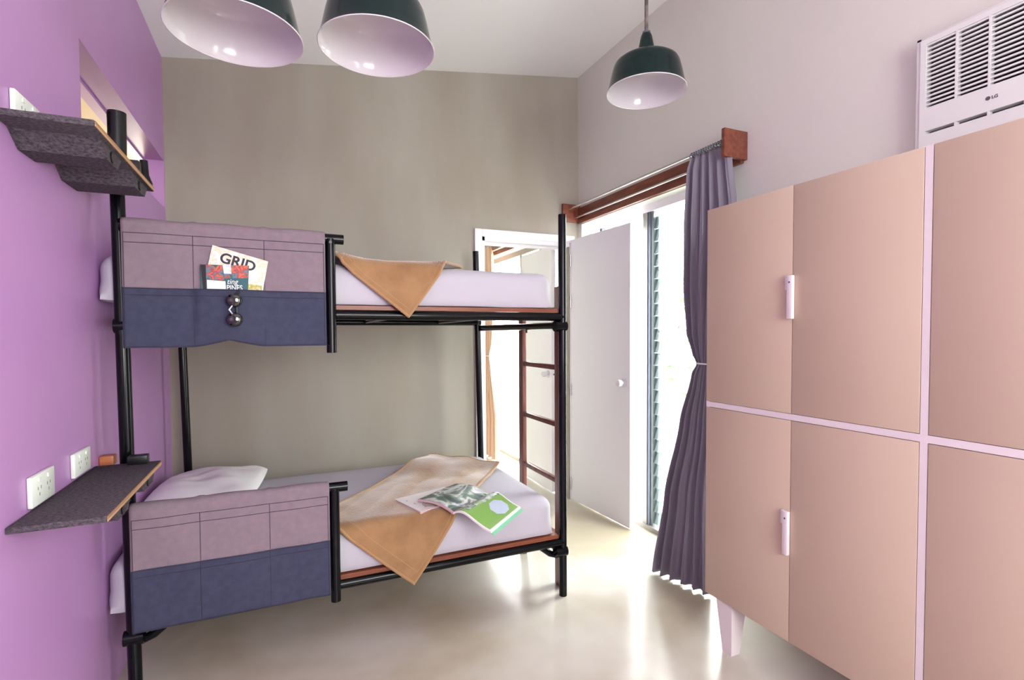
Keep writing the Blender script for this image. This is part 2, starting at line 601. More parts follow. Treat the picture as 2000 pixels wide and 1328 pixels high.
box('pane', (2.178, 2.735, 0.03), (2.182, 3.22, WZ - 0.05), M['glass'], win)

# next room's window
win = thing('window_4', 'tall window of the next room', 'window', (2.18, 4.7, 0))
del win['category']
win['kind'] = 'structure'
bm = bmesh.new()
for y in (3.77, 4.2, 4.62, 5.68):
    add_box(bm, (2.15, y - .02, 0.03), (2.2, y + .02, WZ - .05))
add_box(bm, (2.15, 3.75, WZ - 0.05), (2.21, 5.7, WZ))
add_box(bm, (2.14, 3.75, 0), (2.22, 5.7, 0.03))
obj('window_frame', bm, M['frame'], win)
for y0, y1 in ((3.79, 4.18), (4.22, 4.60), (4.64, 5.66)):
    box('pane', (2.178, y0, 0.03), (2.182, y1, WZ - .05), M['glass'], win)

# ---- slot window in the left wall
slot_win = win = thing('window_2', 'long slot window high in the purple wall', 'window', (-0.7, 2.7, 1.985))
del win['category']
win['kind'] = 'structure'
bm = bmesh.new()
add_box(bm, (-0.72, RY0 - .05, RZ1 - 0.012), (xw, RY1, RZ1 + 0.02))
obj('window_head', bm, M['purple'], win)
bm = bmesh.new()
add_box(bm, (-0.725, RY0 - .05, 2.108), (-0.70, RY1, 2.122))
add_box(bm, (-0.725, RY0 - .05, 2.088), (-0.70, RY1, 2.098))
obj('mullion', bm, M['frame'], win)
box('sill', (-0.73, RY0 - .05, RZ0 - .02), (xw, RY1, RZ0 + 0.012), M['orangewood'], win, label='orange wooden sill')
box('pane', (-0.715, RY0 - .05, RZ0 + .012), (-0.711, RY1, 2.088), M['glass'], win)
# outside wall beyond the slot window; eaves added and wall raised to dim it
struct(box('eaves', (-2.4, -3.0, 2.75), (XL - .095, 8.0, 2.83), M['cream']), 'cream soffit of the roof overhang outside the slot window, added to shade it')
tag(box('boundary_wall', (-1.65, -2.0, -0.1), (-1.5, 7.5, 2.74), M['cream']),
    'cream rendered wall outside the high slot window, raised to dim it', 'wall')

# outside ground and garden foliage beyond the right window
struct(box('ground', (2.25, -6, -0.2), (14, 16, -0.1), M['ground']), 'pale paving outside')
struct(box('ground', (-8, -6, -0.2), (XL - 0.16, 16, -0.1), M['ground']), 'unseen paving outside the purple wall, added to block light from below')  # unseen slab, added to stop sky light reaching the slot from below
bm = bmesh.new()
for i in range(2600):
    p = Vector((random.uniform(7.0, 8.2), random.uniform(3.0, 15), abs(random.gauss(0, 1)) * 1.5 + random.uniform(0, 1.2) - 0.1))
    if p.z > 4.6 or p.z < -0.05:
        continue
    a = Vector((random.gauss(0, 1), random.gauss(0, 1), random.gauss(0, 1))).normalized()
    b = a.orthogonal().normalized()
    s = random.uniform(0.06, 0.16)
    q = [bm.verts.new(p + v) for v in (-a * s, b * s * .4, a * s, -b * s * .4)]
    bm.faces.new(q)
o = obj('garden_hedge', bm, M['leaf'])
o['kind'] = 'stuff'
tag(o, 'sunlit leafy garden hedge outside behind the louvred window', 'hedge')

# ================================================================== DOORS
def make_door(name, label, hinge, tip, ztop, knob_side=-1, mirror=False):
    h, t = Vector((*hinge, 0)), Vector((*tip, 0))
    d = (t - h).normalized()
    n = Vector((-d.y, d.x, 0))          # towards +x when d = -y
    if n.x < 0:
        n = -n
    root = thing(name, label, 'door', (h.x, h.y, 0))
    del root['category']
    root['kind'] = 'structure'
    th = 0.036
    bm = bmesh.new()
    P = [h, t, t + n * th, h + n * th]
    add_prism(bm, [(p.x, p.y) for p in P], 2, 0.012, ztop)
    obj('door_panel', bm, M['doorwhite'], root)
    # rose, knob
    c = t - d * 0.062 + Vector((0, 0, 0.955))
    bm = bmesh.new()
    add_tube(bm, [c, c - n * 0.006], 0.03, seg=24)
    kn = obj('door_rose', bm, M['knobwhite'], root, smooth=True)
    bm = bmesh.new()
    add_tube(bm, [c - n * .006, c - n * 0.02, c - n * .026, c - n * 0.05, c - n * 0.055], 0.01, seg=20, radii=[.009, .009, .022, .022, .015])
    obj('door_knob', bm, M['knobwhite'], kn, smooth=True)
    cc = t + d * .0005 + n * th * .5 + Vector((0, 0, 0.955))
    bm = bmesh.new()
    add_box(bm, cc + Vector((-.010, -.001, -.03)), cc + Vector((.010, .001, .03)))
    lp = obj('latch_plate', bm, M['white'], root)
    bm = bmesh.new()
    add_tube(bm, [cc, cc + d * .006], .007, seg=12)
    obj('latch_bolt', bm, M['chrome'], lp, smooth=True)
    for z in (0.13, 0.85, 1.52, 1.83):
        bm = bmesh.new()
        add_tube(bm, [h - n * 0.004 + Vector((0, 0, z - .045)), h - n * 0.004 + Vector((0, 0, z + .045))], 0.006, seg=10)
        obj('hinge', bm, M['chrome'], root, smooth=True)
    return root


make_door('door_1', 'white flush door standing open beside the bunk bed', (2.0, 3.398), (2.03, 2.708), 1.985)
make_door('door_2', 'white open door seen through the doorway in the next room', (1.96, 4.20), (1.94, 3.60), 1.97)

# ================================================================== HEADERS, RODS, CURTAINS
def curtain_header(label, y0, y1, grp):
    root = thing('curtain_pelmet', label, 'pelmet', (XR, (y0 + y1) / 2, 2.1), grp)
    bm = bmesh.new()
    add_box(bm, (2.052, y0 + .0202, 2.108), (XR - .0005, y1 - .0202, 2.225), 0.002)
    obj('back_board', bm, M['redwood'], root, smooth=True)
    for y in (y0, y1):
        s = 1 if y == y0 else -1
        bm = bmesh.new()
        add_box(bm, (1.926, y, 2.118), (XR - .0005, y + s * 0.02, 2.252), 0.002)
        obj('end_board', bm, M['redwood'], root, smooth=True)
    tube('curtain_rod', [(1.975, y0 + .02, 2.21), (1.975, y1 - .02, 2.21)], 0.008, M['chrome'], root, label='upper steel curtain rod')
    tube('curtain_rod', [(2.028, y0 + .02, 2.150), (2.028, y1 - .02, 2.150)], 0.007, M['chrome'], root, label='lower steel curtain rod')
    return root


curtain_header('reddish wooden pelmet box with two steel rods above the louvred window', 1.845, 3.405, None)
curtain_header('reddish wooden pelmet seen through the doorway in the next room', 3.62, 5.50, None)


def make_curtain(name, label, m, rows, folds, amp, rings, rod_z, rod_x, tie_i, seed=0):
    """rows: (z, (x,y) far edge, (x,y) near edge, amplitude factor)"""
    root = thing(name, label, 'curtain', (rows[0][1][0], (rows[0][1][1] + rows[0][2][1]) / 2, 0))
    nu, nv = 150, 110
    zs = [r[0] for r in rows]

    def sample(z):
        for a, b in zip(rows, rows[1:]):
            if a[0] >= z >= b[0]:
                t = (a[0] - z) / (a[0] - b[0])
                t2 = t * t * (3 - 2 * t) * 0.5 + t * .5
                L = lambda p, q: p + (q - p) * t2
                return [L(a[1][0], b[1][0]), L(a[1][1], b[1][1]), L(a[2][0], b[2][0]), L(a[2][1], b[2][1]), L(a[3], b[3])]
        r = rows[-1]
        return [*r[1], *r[2], r[3]]

    def fn(u, v):
        z = zs[0] + (zs[-1] - zs[0]) * v
        x0, y0, x1, y1, af = sample(z)
        d = Vector((x1 - x0, y1 - y0, 0))
        n = Vector((-d.y, d.x, 0)).normalized()
        if n.x > 0:
            n = -n
        ph = folds * 2 * PI * u + 0.9 * math.sin(3.1 * u + seed) + 0.35 * math.sin(z * 3 + u * 7)
        w = math.sin(ph) + 0.35 * math.sin(2.3 * ph + 1.2 + z * 1.3)
        sh = 0.5 + 0.5 * math.sin(u * 5 + 1)
        p = Vector((x0, y0, z)) + d * (u + 0.012 * math.cos(ph)) + n * (amp * af * w * (0.75 + .4 * sh))
        return p
    bm = bmesh.new()
    add_grid(bm, fn, nu, nv)
    obj('cloth', bm, m, root, smooth=True, solid=0.0025)
    # tie cord
    z = rows[tie_i][0]
    a, b = rows[tie_i][1], rows[tie_i][2]
    c = Vector(((a[0] + b[0]) / 2, (a[1] + b[1]) / 2, z))
    rx = max(0.022, (Vector((*a, 0)) - Vector((*b, 0))).length / 2 + 0.006)
    dd = (Vector((*b, 0)) - Vector((*a, 0))).normalized()
    nn = Vector((-dd.y, dd.x, 0))
    pts = [c + dd * rx * math.cos(t) + nn * (amp * rows[tie_i][3] * 1.5 + .008) * math.sin(t) for t in [i * 2 * PI / 24 for i in range(25)]]
    tube('tie_cord', pts, 0.004, M['cord'], root, seg=8)
    # gathered rings on the rod
    ya, yb = rows[0][1][1], rows[0][2][1]
    for k in range(rings):
        y = ya + (yb - ya) * (k + .3) / rings
        bm = bmesh.new()
        R = 0.0135
        pts = [Vector((rod_x + R * math.cos(t), y + 0.004 * math.sin(2 * t), rod_z - .003 + R * math.sin(t))) for t in [i * 2 * PI / 12 for i in range(13)]]
        add_tube(bm, pts, 0.0022, seg=6, caps=False)
        obj('curtain_ring', bm, M['framedark'], root, smooth=True)
    return root


rows = [
    (2.195, (1.972, 2.115), (1.972, 1.885), .30),
    (2.12, (1.965, 2.125), (1.965, 1.845), .65),
    (1.85, (1.955, 2.125), (1.955, 1.80), 1.0),
    (1.50, (1.945, 2.118), (1.945, 1.81), 1.0),
    (1.28, (1.935, 2.085), (1.935, 1.84), .9),
    (1.17, (1.925, 2.035), (1.925, 1.885), .6),
    (1.125, (1.92, 2.005), (1.92, 1.905), .32),
    (1.07, (1.918, 2.035), (1.918, 1.895), .5),
    (0.82, (1.90, 2.095), (1.905, 1.875), .85),
    (0.42, (1.86, 2.165), (1.87, 1.865), 1.0),
    (0.012, (1.785, 2.178), (1.86, 1.85), 1.05),
]
make_curtain('window_curtain', 'dusty purple curtain tied at the waist beside the wardrobe', M['curtain'], rows, 5.6, 0.021, 14, 2.21, 1.975, 6)
rows2 = [
    (2.195, (1.972, 5.42), (1.972, 4.95), .3),
    (2.10, (1.97, 5.45), (1.97, 4.90), .7),
    (1.6, (1.97, 5.40), (1.97, 4.85), 1.0),
    (1.2, (1.96, 5.22), (1.96, 4.90), .7),
    (1.05, (1.955, 5.12), (1.955, 4.98), .35),
    (0.9, (1.955, 5.18), (1.955, 4.92), .7),
    (0.4, (1.95, 5.35), (1.95, 4.75), 1.0),
    (0.012, (1.94, 5.42), (1.93, 4.68), 1.1),
]
make_curtain('window_curtain', 'pale tan curtain tied at the waist, seen through the doorway', M['tancurtain'], rows2, 6.5, 0.03, 9, 2.21, 1.975, 4, 2)

# ================================================================== BUNK BED
bed = thing('bunk_bed', 'black tubular steel bunk bed frame with red-brown plywood boards', 'bunk bed', (0.35, 2.7, 0))
TR = 0.0195
post = {}
for nm, a, b in (('fl', (-0.500, 2.168, 0), (-0.512, 2.168, 2.035)), ('fr', (1.228, 2.168, 0), (1.228, 2.168, 1.848)),
                 ('bl', (-0.470, 3.2, 0), (-0.498, 3.2, 1.62)), ('br', (1.196, 3.2, 0), (1.162, 3.2, 1.822))):
    post[nm] = tube('post', [a, b], 0.0215 if nm == 'fl' else TR, M['black'], bed)
# rough thicker cap around the tall front post above the shelf
tube('post_sleeve', [(-0.508, 2.172, 1.90), (-0.506, 2.172, 2.042)], 0.027, M['blackplastic'], bed, seg=18)
for z, zb, xe in ((0.2665, 0.2235, 1.228), (1.3595, 1.318, 1.228)):
    tube('side_rail', [(-0.503, 2.168, z), (xe, 2.168, z)], TR, M['black'], bed)
    tube('side_rail', [(-0.47, 3.2, z - .004), (1.19, 3.2, z - .004)], TR, M['black'], bed)
    for x0, x1 in ((1.215, 1.19), (-0.50, -0.475)):
        cb = tube('end_rail', [(x0, 2.150, zb), (x1, 3.2, zb)], 0.0185, M['black'], bed)
        tube('hub', [(x0 - .03, 2.168, zb - .003), (x0 + .03, 2.168, zb - .003)], 0.026, M['black'], cb, label='round clamp joint')
        tube('bolt', [(x0 - .02, 2.50, zb - .034), (x0 - .02, 2.50, zb)], 0.005, M['black'], cb)
    # slanting folded arm below the rail by each end
    for s, xp in ((1, 1.222), (-1, -0.497)):
        pts = [(xp - s * .01, 2.20, zb - .035), (xp - s * .05, 2.2, zb - .02), (xp - s * 0.10, 2.2, zb + .02)]
        if z < 1:
            tube('corner_brace', pts, 0.015, M['black'], bed)
    # cross slats under the board
    for x in (0.0, 0.45, 0.9):
        tube('cross_bar', [(x, 2.168, z), (x, 3.2, z - .004)], 0.010, M['black'], bed, seg=10)
for z, zg in ((0.2865, 0), (1.380, 0)):
    bm = bmesh.new()
    add_box(bm, (-0.478, 2.1625, z), (1.200, 3.175, z + 0.018), 0.001)
    # keep the posts clear by trimming: board passes between posts
    obj('mattress_board', bm, M['plywood'], bed)
# guard rails
for z0 in (0.0, 0.978):
    gt = 0.680 + z0
    g = tube('guard_rail', [(-0.50, 2.135, gt), (0.222, 2.135, gt - .004)], 0.0195, M['black'], bed)
    tube('guard_post', [(0.172, 2.130, gt - .005), (0.172, 2.130, 0.222 + z0 + (0.010 if z0 else 0))], 0.019, M['black'], g)
    tube('guard_stub', [(-0.498, 2.135, gt), (-0.498, 2.168, gt)], 0.014, M['black'], g)
    tube('bolt', [(0.172, 2.112, gt - .02), (0.172, 2.108, gt - .02)], 0.006, M['black'], g, seg=10)

# mattresses
for zt_, nm in ((0.3045, 'white sheeted mattress on the lower bunk'), (1.398, 'white sheeted mattress on the upper bunk')):
    h = 0.185 if zt_ < 1 else 0.172
    bm = soft_block((-0.578, 2.174, zt_), (1.183, 3.16, zt_ + h), 0.058, 0.008, 0.0025, n=(48, 28, 12), seed=zt_ * 9)
    o = obj('mattress', bm, M['sheet'], None, smooth=True, origin=(0.3, 2.67, zt_))
    tag(o, nm, 'mattress')
    # piping seam along the side
    if zt_ > 1:
        pass

# pillow
def pillow_bm(c, sx, sy, h, rot):
    bm = bmesh.new()
    R = Matrix.Rotation(rot, 3, 'Z')

    def half(sgn):
        def fn(u, v):
            a, b = u * 2 - 1, v * 2 - 1
            e = (1 - abs(a) ** 2.6) * (1 - abs(b) ** 2.6)
            e = max(e, 0) ** 0.45
            pin = 1 - 0.06 * (abs(a * b))
            x, y = a * sx / 2 * (1 - 0.05 * b * b), b * sy / 2 * (1 - 0.05 * a * a)
            wr = noise.noise(Vector((x * 9, y * 14, 3))) * 0.010 * e + 0.006 * e * math.sin(24 * (x + .6 * y))
            z = sgn * h / 2 * e * pin + (wr if sgn > 0 else 0)
            return c + R @ Vector((x, y, z))
        return fn
    add_grid(bm, half(1), 40, 30)
    add_grid(bm, half(-1), 40, 30)
    bmesh.ops.remove_doubles(bm, verts=bm.verts, dist=0.0006)
    return bm


bm = pillow_bm(Vector((-0.335, 2.86, 0.551)), 0.45, 0.54, 0.115, -0.12)
tag(obj('pillow', bm, M['pillow'], None, smooth=True, origin=(-0.325, 2.86, 0.50)),
    'plump white pillow at the head of the lower bunk', 'pillow')
bm = pillow_bm(Vector((-0.33, 2.70, 1.63)), 0.44, 0.62, 0.10, 0.0)
tag(obj('pillow', bm, M['pillow'], None, smooth=True, origin=(-0.33, 2.7, 1.58)),
    'white pillow at the head of the upper bunk', 'pillow')


# canvas organisers hung on the guard rails
def organiser(z0, label, sag):
    top = 0.680 + z0
    X0, X1 = -0.492, 0.152
    zt_, zb = top + 0.021, 0.262 + z0
    zp = 0.478 + z0 if z0 == 0 else 0.462 + z0 + .005
    root = thing('bunk_organizer', label, 'organizer', ((X0 + X1) / 2, 2.112, zb), 'canvas pocket organizers on the guard rails')
    yf = 2.110

    def sagf(x):
        if not sag:
            return 0.0
        t = (x + 0.177)
        if abs(t) < 0.115:
            return 0.024 * (1 - abs(t) / 0.115) ** 1.3
        return 0.0

    def bulge(x, z):
        # middle pocket bulges out with its books; wrinkles near the top
        k = max(0, 1 - abs((x + .175) / 0.115) ** 2)
        zz = max(0, 1 - abs((z - (0.38 + z0)) / 0.12) ** 2)
        b = (0.020 if sag else 0.008) * k * zz
        w = 0.0028 * noise.noise(Vector((x * 11, z * 7, z0))) + 0.0022 * math.sin(x * 31 + z * 12) * (1 if z > zp else .5)
        return b + w * (1 - .85 * k)

    def front(x, z):
        return yf - bulge(x, z)

    # cloth: from back bottom over the rail to the front hem
    path = []
    for k in range(10):
        path.append((2.135 + 0.024, (zb + 0.03) + (top - zb - 0.03) * k / 9, 0))
    for k in range(1, 12):
        a = PI * k / 12
        path.append((2.135 + 0.024 * math.cos(a), top + 0.022 * math.sin(a), 0))
    n = 34
    for k in range(n + 1):
        path.append((None, top - (top - zb) * k / n, 1))

    def fn(u, v):
        i = v * (len(path) - 1)
        y, z, f = path[int(round(i))]
        x = X0 + (X1 - X0) * u
        if z0 == 0:
            x += 0.0
        if f:
            hem = sagf(x)
            t = (top - z) / (top - zb)
            z = z + hem * t ** 3
            y = front(x, z)
        else:
            z += 0.002 * math.sin(x * 25)
            if z > top:                       # puckers at the tie seams
                for xs in (-0.285, -0.06):
                    z += 0.004 * math.exp(-((x - xs) / .012) ** 2)
        return Vector((x, y, z))
    bm = bmesh.new()
    add_grid(bm, fn, 60, len(path) - 1)
    obj('cloth_cover', bm, M['mauve'], root, smooth=True, solid=0.0015)

    def fn2(u, v):
        x = X0 + (X1 - X0) * u
        z = zb - 0.001 + (zp - zb) * v
        t = 1 - v
        zz = z + sagf(x) * t ** 3
        op = 0.0
        if sag:
            k = max(0, 1 - abs((x + .1725) / 0.1125) ** 2)
            op = 0.012 * min(1.0, k * 5) * v
        return Vector((x, front(x, zz) - 0.004 - op, zz))
    bm = bmesh.new()
    add_grid(bm, fn2, 60, 24)
    obj('pocket_band', bm, M['navy'], root, smooth=True, solid=0.0015, label='slate navy pocket band')

    # seams
    def seam(pts, r=0.0011):
        tube('seam', pts, r, M['thread'], root, seg=5)
    N = 26
    for dz in (0.030, 0.062):
        seam([(X0 + .005 + (X1 - X0 - .01) * k / N, front(X0 + (X1 - X0) * k / N, top - dz) - .0012, top - dz) for k in range(N + 1)])
    for dz in (0.004, 0.026):
        pts = []
        for k in range(N + 1):
            x = X0 + .005 + (X1 - X0 - .01) * k / N
            kk = min(1, 5 * max(0, 1 - abs((x + .1725) / 0.1125) ** 2)) if sag else 0
            pts.append((x, front(x, zp - dz) - .0055 - .012 * kk * (1 - dz / .22), zp - dz))
        seam(pts)
    for xs in (-0.285, -0.06, X0 + .006, X1 - .006):
        seam([(xs, front(xs, zp + (top - .03 - zp) * k / 8) - .0012, zp + (top - .03 - zp) * k / 8) for k in range(9)])
        seam([(xs, front(xs, zb + (zp - zb) * k / 8) - .0055, zb + .002 + (zp - zb - .003) * k / 8) for k in range(9)])
    pts = []
    for k in range(N + 1):
        x = X0 + .003 + (X1 - X0 - .006) * k / N
        z = zb + .004 + sagf(x)
        pts.append((x, front(x, z) - .0055, z))
    seam(pts)
    return root


organiser(0.0, 'mauve and navy canvas pocket organizer on the lower guard rail, pockets empty', False)
organiser(0.978, 'mauve and navy canvas pocket organizer on the upper guard rail, holding magazines', True)


# magazines standing in the middle pocket of the upper organiser
def flat_quad(bm, P, y, th):
    A = [bm.verts.new((p[0], y, p[1])) for p in P]
    B = [bm.verts.new((p[0], y + th, p[1])) for p in P]
    bm.faces.new(A); bm.faces.new(B[::-1])
    for i in range(len(P)):
        bm.faces.new((A[i], B[i], B[(i + 1) % len(P)], A[(i + 1) % len(P)]))


m_grid = print_material('pale garden photo print', [(236, 230, 236), (232, 224, 228), (214, 200, 160), (238, 230, 236)], 40, 3)
m_gridlow = print_material('yellow green photo print', [(230, 215, 120), (150, 160, 60), (235, 205, 150), (205, 190, 60)], 60, 5)
m_flower = print_material('red flower photo print', [(50, 80, 70), (90, 120, 140), (150, 40, 40), (215, 100, 70), (50, 90, 60), (30, 60, 50)], 45, 1)
m_sky = print_material('sky photo print', [(150, 185, 225), (225, 235, 245), (120, 160, 200)], 30, 2)
RX = Matrix.Rotation(PI / 2, 3, 'X')
mag = thing('magazine', 'pale cover GRID magazine tilted in the upper organizer pocket', 'magazine', (-0.15, 2.098, 1.42))
Q = [(-0.224, 1.600), (-0.047, 1.551), (-0.074, 1.405), (-0.262, 1.425)]
bm = bmesh.new(); flat_quad(bm, Q, 2.1018, 0.0028)
obj('cover', bm, m_grid, mag)
bm = bmesh.new(); flat_quad(bm, [(-0.13, 1.468), (-0.068, 1.462), (-0.074, 1.405), (-0.14, 1.41)], 2.1014, 0.0004)
obj('cover_photo', bm, m_gridlow, mag)
ang = math.atan2(1.551 - 1.600, -0.047 + 0.224)
R = Matrix.Rotation(-ang, 3, 'Y') @ RX
text('title', 'GRID', (-0.206, 2.1016, 1.543), R, 0.050, M['ink'], mag, bold=0.0013)
g = thing('magazine', 'travel guide with red flower cover and teal band in the upper organizer pocket', 'magazine', (-0.19, 2.088, 1.42))
bm = bmesh.new(); flat_quad(bm, [(-0.262, 1.529), (-0.110, 1.532), (-0.116, 1.425), (-0.262, 1.425)], 2.0965, 0.0045)
obj('pages', bm, M['teal'], g)
bm = bmesh.new(); flat_quad(bm, [(-0.262, 1.529), (-0.246, 1.529), (-0.246, 1.43), (-0.254, 1.43)], 2.0961, 0.0004)
obj('spine_strip', bm, M['dark'], g)
bm = bmesh.new(); flat_quad(bm, [(-0.245, 1.528), (-0.196, 1.530), (-0.190, 1.477), (-0.245, 1.477)], 2.0961, 0.0004)
obj('cover_photo', bm, m_flower, g)
bm = bmesh.new(); flat_quad(bm, [(-0.194, 1.530), (-0.168, 1.531), (-0.166, 1.500), (-0.190, 1.500)], 2.0961, 0.0004)
obj('cover_photo', bm, m_sky, g)
bm = bmesh.new(); flat_quad(bm, [(-0.168, 1.531), (-0.112, 1.532), (-0.113, 1.487), (-0.190, 1.484), (-0.190, 1.5), (-0.166, 1.500)], 2.0961, 0.0004)
obj('cover_photo', bm, m_flower, g)
bm = bmesh.new(); flat_quad(bm, [(-0.243, 1.476), (-0.186, 1.473), (-0.184, 1.428), (-0.243, 1.428)], 2.0957, 0.0004)
obj('white_label', bm, M['paper'], g)
text('title', 'ting', (-0.182, 2.0960, 1.464), RX @ Matrix.Diagonal((.9, 1, 1)), 0.026, M['paper'], g, shear=0.25)
text('title', 'PINES', (-0.183, 2.0960, 1.4425), RX @ Matrix.Diagonal((.8, 1, 1)), 0.0255, M['paper'], g, bold=0.0003)

# sunglasses hooked on the pocket edge
sg = thing('sunglasses', 'glossy black round sunglasses hung on the navy pocket edge', 'sunglasses', (-0.157, 2.06, 1.37))
for i, zc_ in enumerate((1.404, 1.336)):
    bm = bmesh.new()
    c = Vector((-0.157, 2.052, zc_))
    pr = [(0.0, -0.006), (0.012, -0.0055), (0.021, -0.003), (0.0255, 0.001), (0.0265, 0.005), (0.0245, 0.008), (0.0, 0.008)]
    rings = []
    for r, yy in pr:
        rr = max(r, 0.0004)
        rings.append([bm.verts.new(c + Vector((rr * math.cos(t), yy, rr * 0.95 * math.sin(t)))) for t in [k * 2 * PI / 28 for k in range(28)]])
    for a, b in zip(rings, rings[1:]):
        for k in range(28):
            bm.faces.new((a[k], a[(k + 1) % 28], b[(k + 1) % 28], b[k]))
    obj('lens', bm, M['lens'], sg, smooth=True)
tube('bridge', [(-0.163, 2.052, 1.384), (-0.172, 2.048, 1.37), (-0.163, 2.052, 1.356)], 0.0035, M['chrome'], sg, seg=8, label='silver bridge')
tube('temple', [(-0.150, 2.060, 1.428), (-0.14, 2.066, 1.436), (-0.14, 2.074, 1.442), (-0.145, 2.081, 1.43), (-0.15, 2.082, 1.40)], 0.003, M['blackplastic'], sg, seg=8)
tube('temple', [(-0.160, 2.061, 1.313), (-0.150, 2.068, 1.33), (-0.150, 2.066, 1.42)], 0.003, M['blackplastic'], sg, seg=8)

# ================================================================== SHELVES
def shelf(z, label, from_below):
    """felt covered ply board on two battens, fixed to wall and post"""
    root = thing('wall_shelf', label, 'shelf', (XL, 1.83, z - .016), 'felt covered wall shelves')
    Xa, Xb, Y0, Y1 = XL + 0.001, -0.398, 1.523, 2.132
    bm = bmesh.new()
    add_box(bm, (Xa, Y0, z - 0.016), (Xb - .001, Y1, z), 0.003)
    obj('felt_board', bm, M['felt'], root, smooth=True, label='charcoal felt board')
    bm = bmesh.new()
    for k in range(1):
        add_box(bm, (Xb - 0.001, Y0 + .004, z - 0.0148), (Xb + 0.0005, Y1 - .001, z - .0015))
    obj('ply_edge', bm, M['plyedge'], root, label='layered plywood edge')
    zb = z - 0.053
    for ya, yb_ in ((1.606, 1.790), (1.880, 2.090)):
        bm = bmesh.new()
        add_prism(bm, [(ya, z - 0.0161), (yb_, z - 0.0161), (yb_ - .035, zb), (ya + 0.050, zb)], 0, Xa, Xb - 0.012)
        obj('felt_batten', bm, M['felt'], root)
        tube('bracket_arm', [(Xa + .01, (ya + yb_) / 2, z - .036), (Xb - .008, (ya + yb_) / 2, z - .036)], 0.015, M['blackplastic'], root)
    # black steel bracket plate standing on the far end, tied to the post
    hh = 0.03 if not from_below else 0.075
    box('bracket_plate', (-0.488, 2.09, z + .0005), (-0.432, 2.128, z + hh), M['blackplastic'], root, bev=0.002)
    box('wall_cleat', (XL + .001, 2.175, z - 0.012), (-0.545, 2.215, z + 0.022), M['orangewood'], root, bev=0.004, label='orange wooden cleat')
    return root


shelf(0.845, 'charcoal felt covered shelf board on the purple wall beside the lower bunk', False)
shelf(1.791, 'charcoal felt covered shelf seen from below under the high slot window', True)
# black handles of the slot window
st = tube('window_handle', [(-0.605, 3.02, 1.998), (-0.600, 3.02, 2.02), (-0.602, 3.03, 2.06), (-0.605, 3.03, 2.13)], 0.02, M['blackplastic'], slot_win,
          radii=[.03, .032, .018, .017], label='black window handle')


# sockets
def socket(y0, z0, w, h, label, x=XL):
    root = thing('wall_socket', label, 'socket', (x, y0 + w / 2, z0 + h / 2), 'white wall sockets')
    box('face_plate', (x + .0005, y0, z0), (x + .012, y0 + w, z0 + h), M['socket'], root, bev=0.003)
    for cy in (y0 + w * .3, y0 + w * .7):
        bm = bmesh.new()
        for dy, dz in ((-.009, .004), (.009, .004), (0, -.012)):
            add_box(bm, (x + .0118, cy + dy - .0015, z0 + h * .5 + dz - .004), (x + .0124, cy + dy + .0015, z0 + h * .5 + dz + .004))
        obj('socket_holes', bm, M['sockethole'], root)
        box('rocker_switch', (x + .0115, cy - .006, z0 + h * .76), (x + .0145, cy + .006, z0 + h * .88), M['socket'], root)


socket(1.637, 0.852, 0.138, 0.078, 'white wall socket above the lower shelf, the one nearer the camera')
socket(1.922, 0.855, 0.138, 0.072, 'white wall socket above the lower shelf, the smaller looking farther one')
socket(1.622, 1.80, 0.14, 0.074, 'white wall socket half hidden behind the upper shelf')

# ================================================================== LADDER
lad = thing('bunk_ladder', 'dark reddish wooden ladder standing at the foot of the bunk bed', 'ladder', (1.262, 2.48, 0))
for ya, yb_ in ((2.232, 2.292), (2.668, 2.725)):
    bm = bmesh.new()
    add_box(bm, (1.249, ya, 0), (1.275, yb_, 1.515), 0.005)
    obj('side_rail', bm, M['ladderwood'], lad, smooth=True)
for z in (0.25, 0.533, 0.82, 1.109, 1.40):
    bm = bmesh.new()
    add_box(bm, (1.250, 2.292, z - .013), (1.274, 2.668, z + .013), 0.004)
    obj('rung', bm, M['ladderwood'], lad, smooth=True)


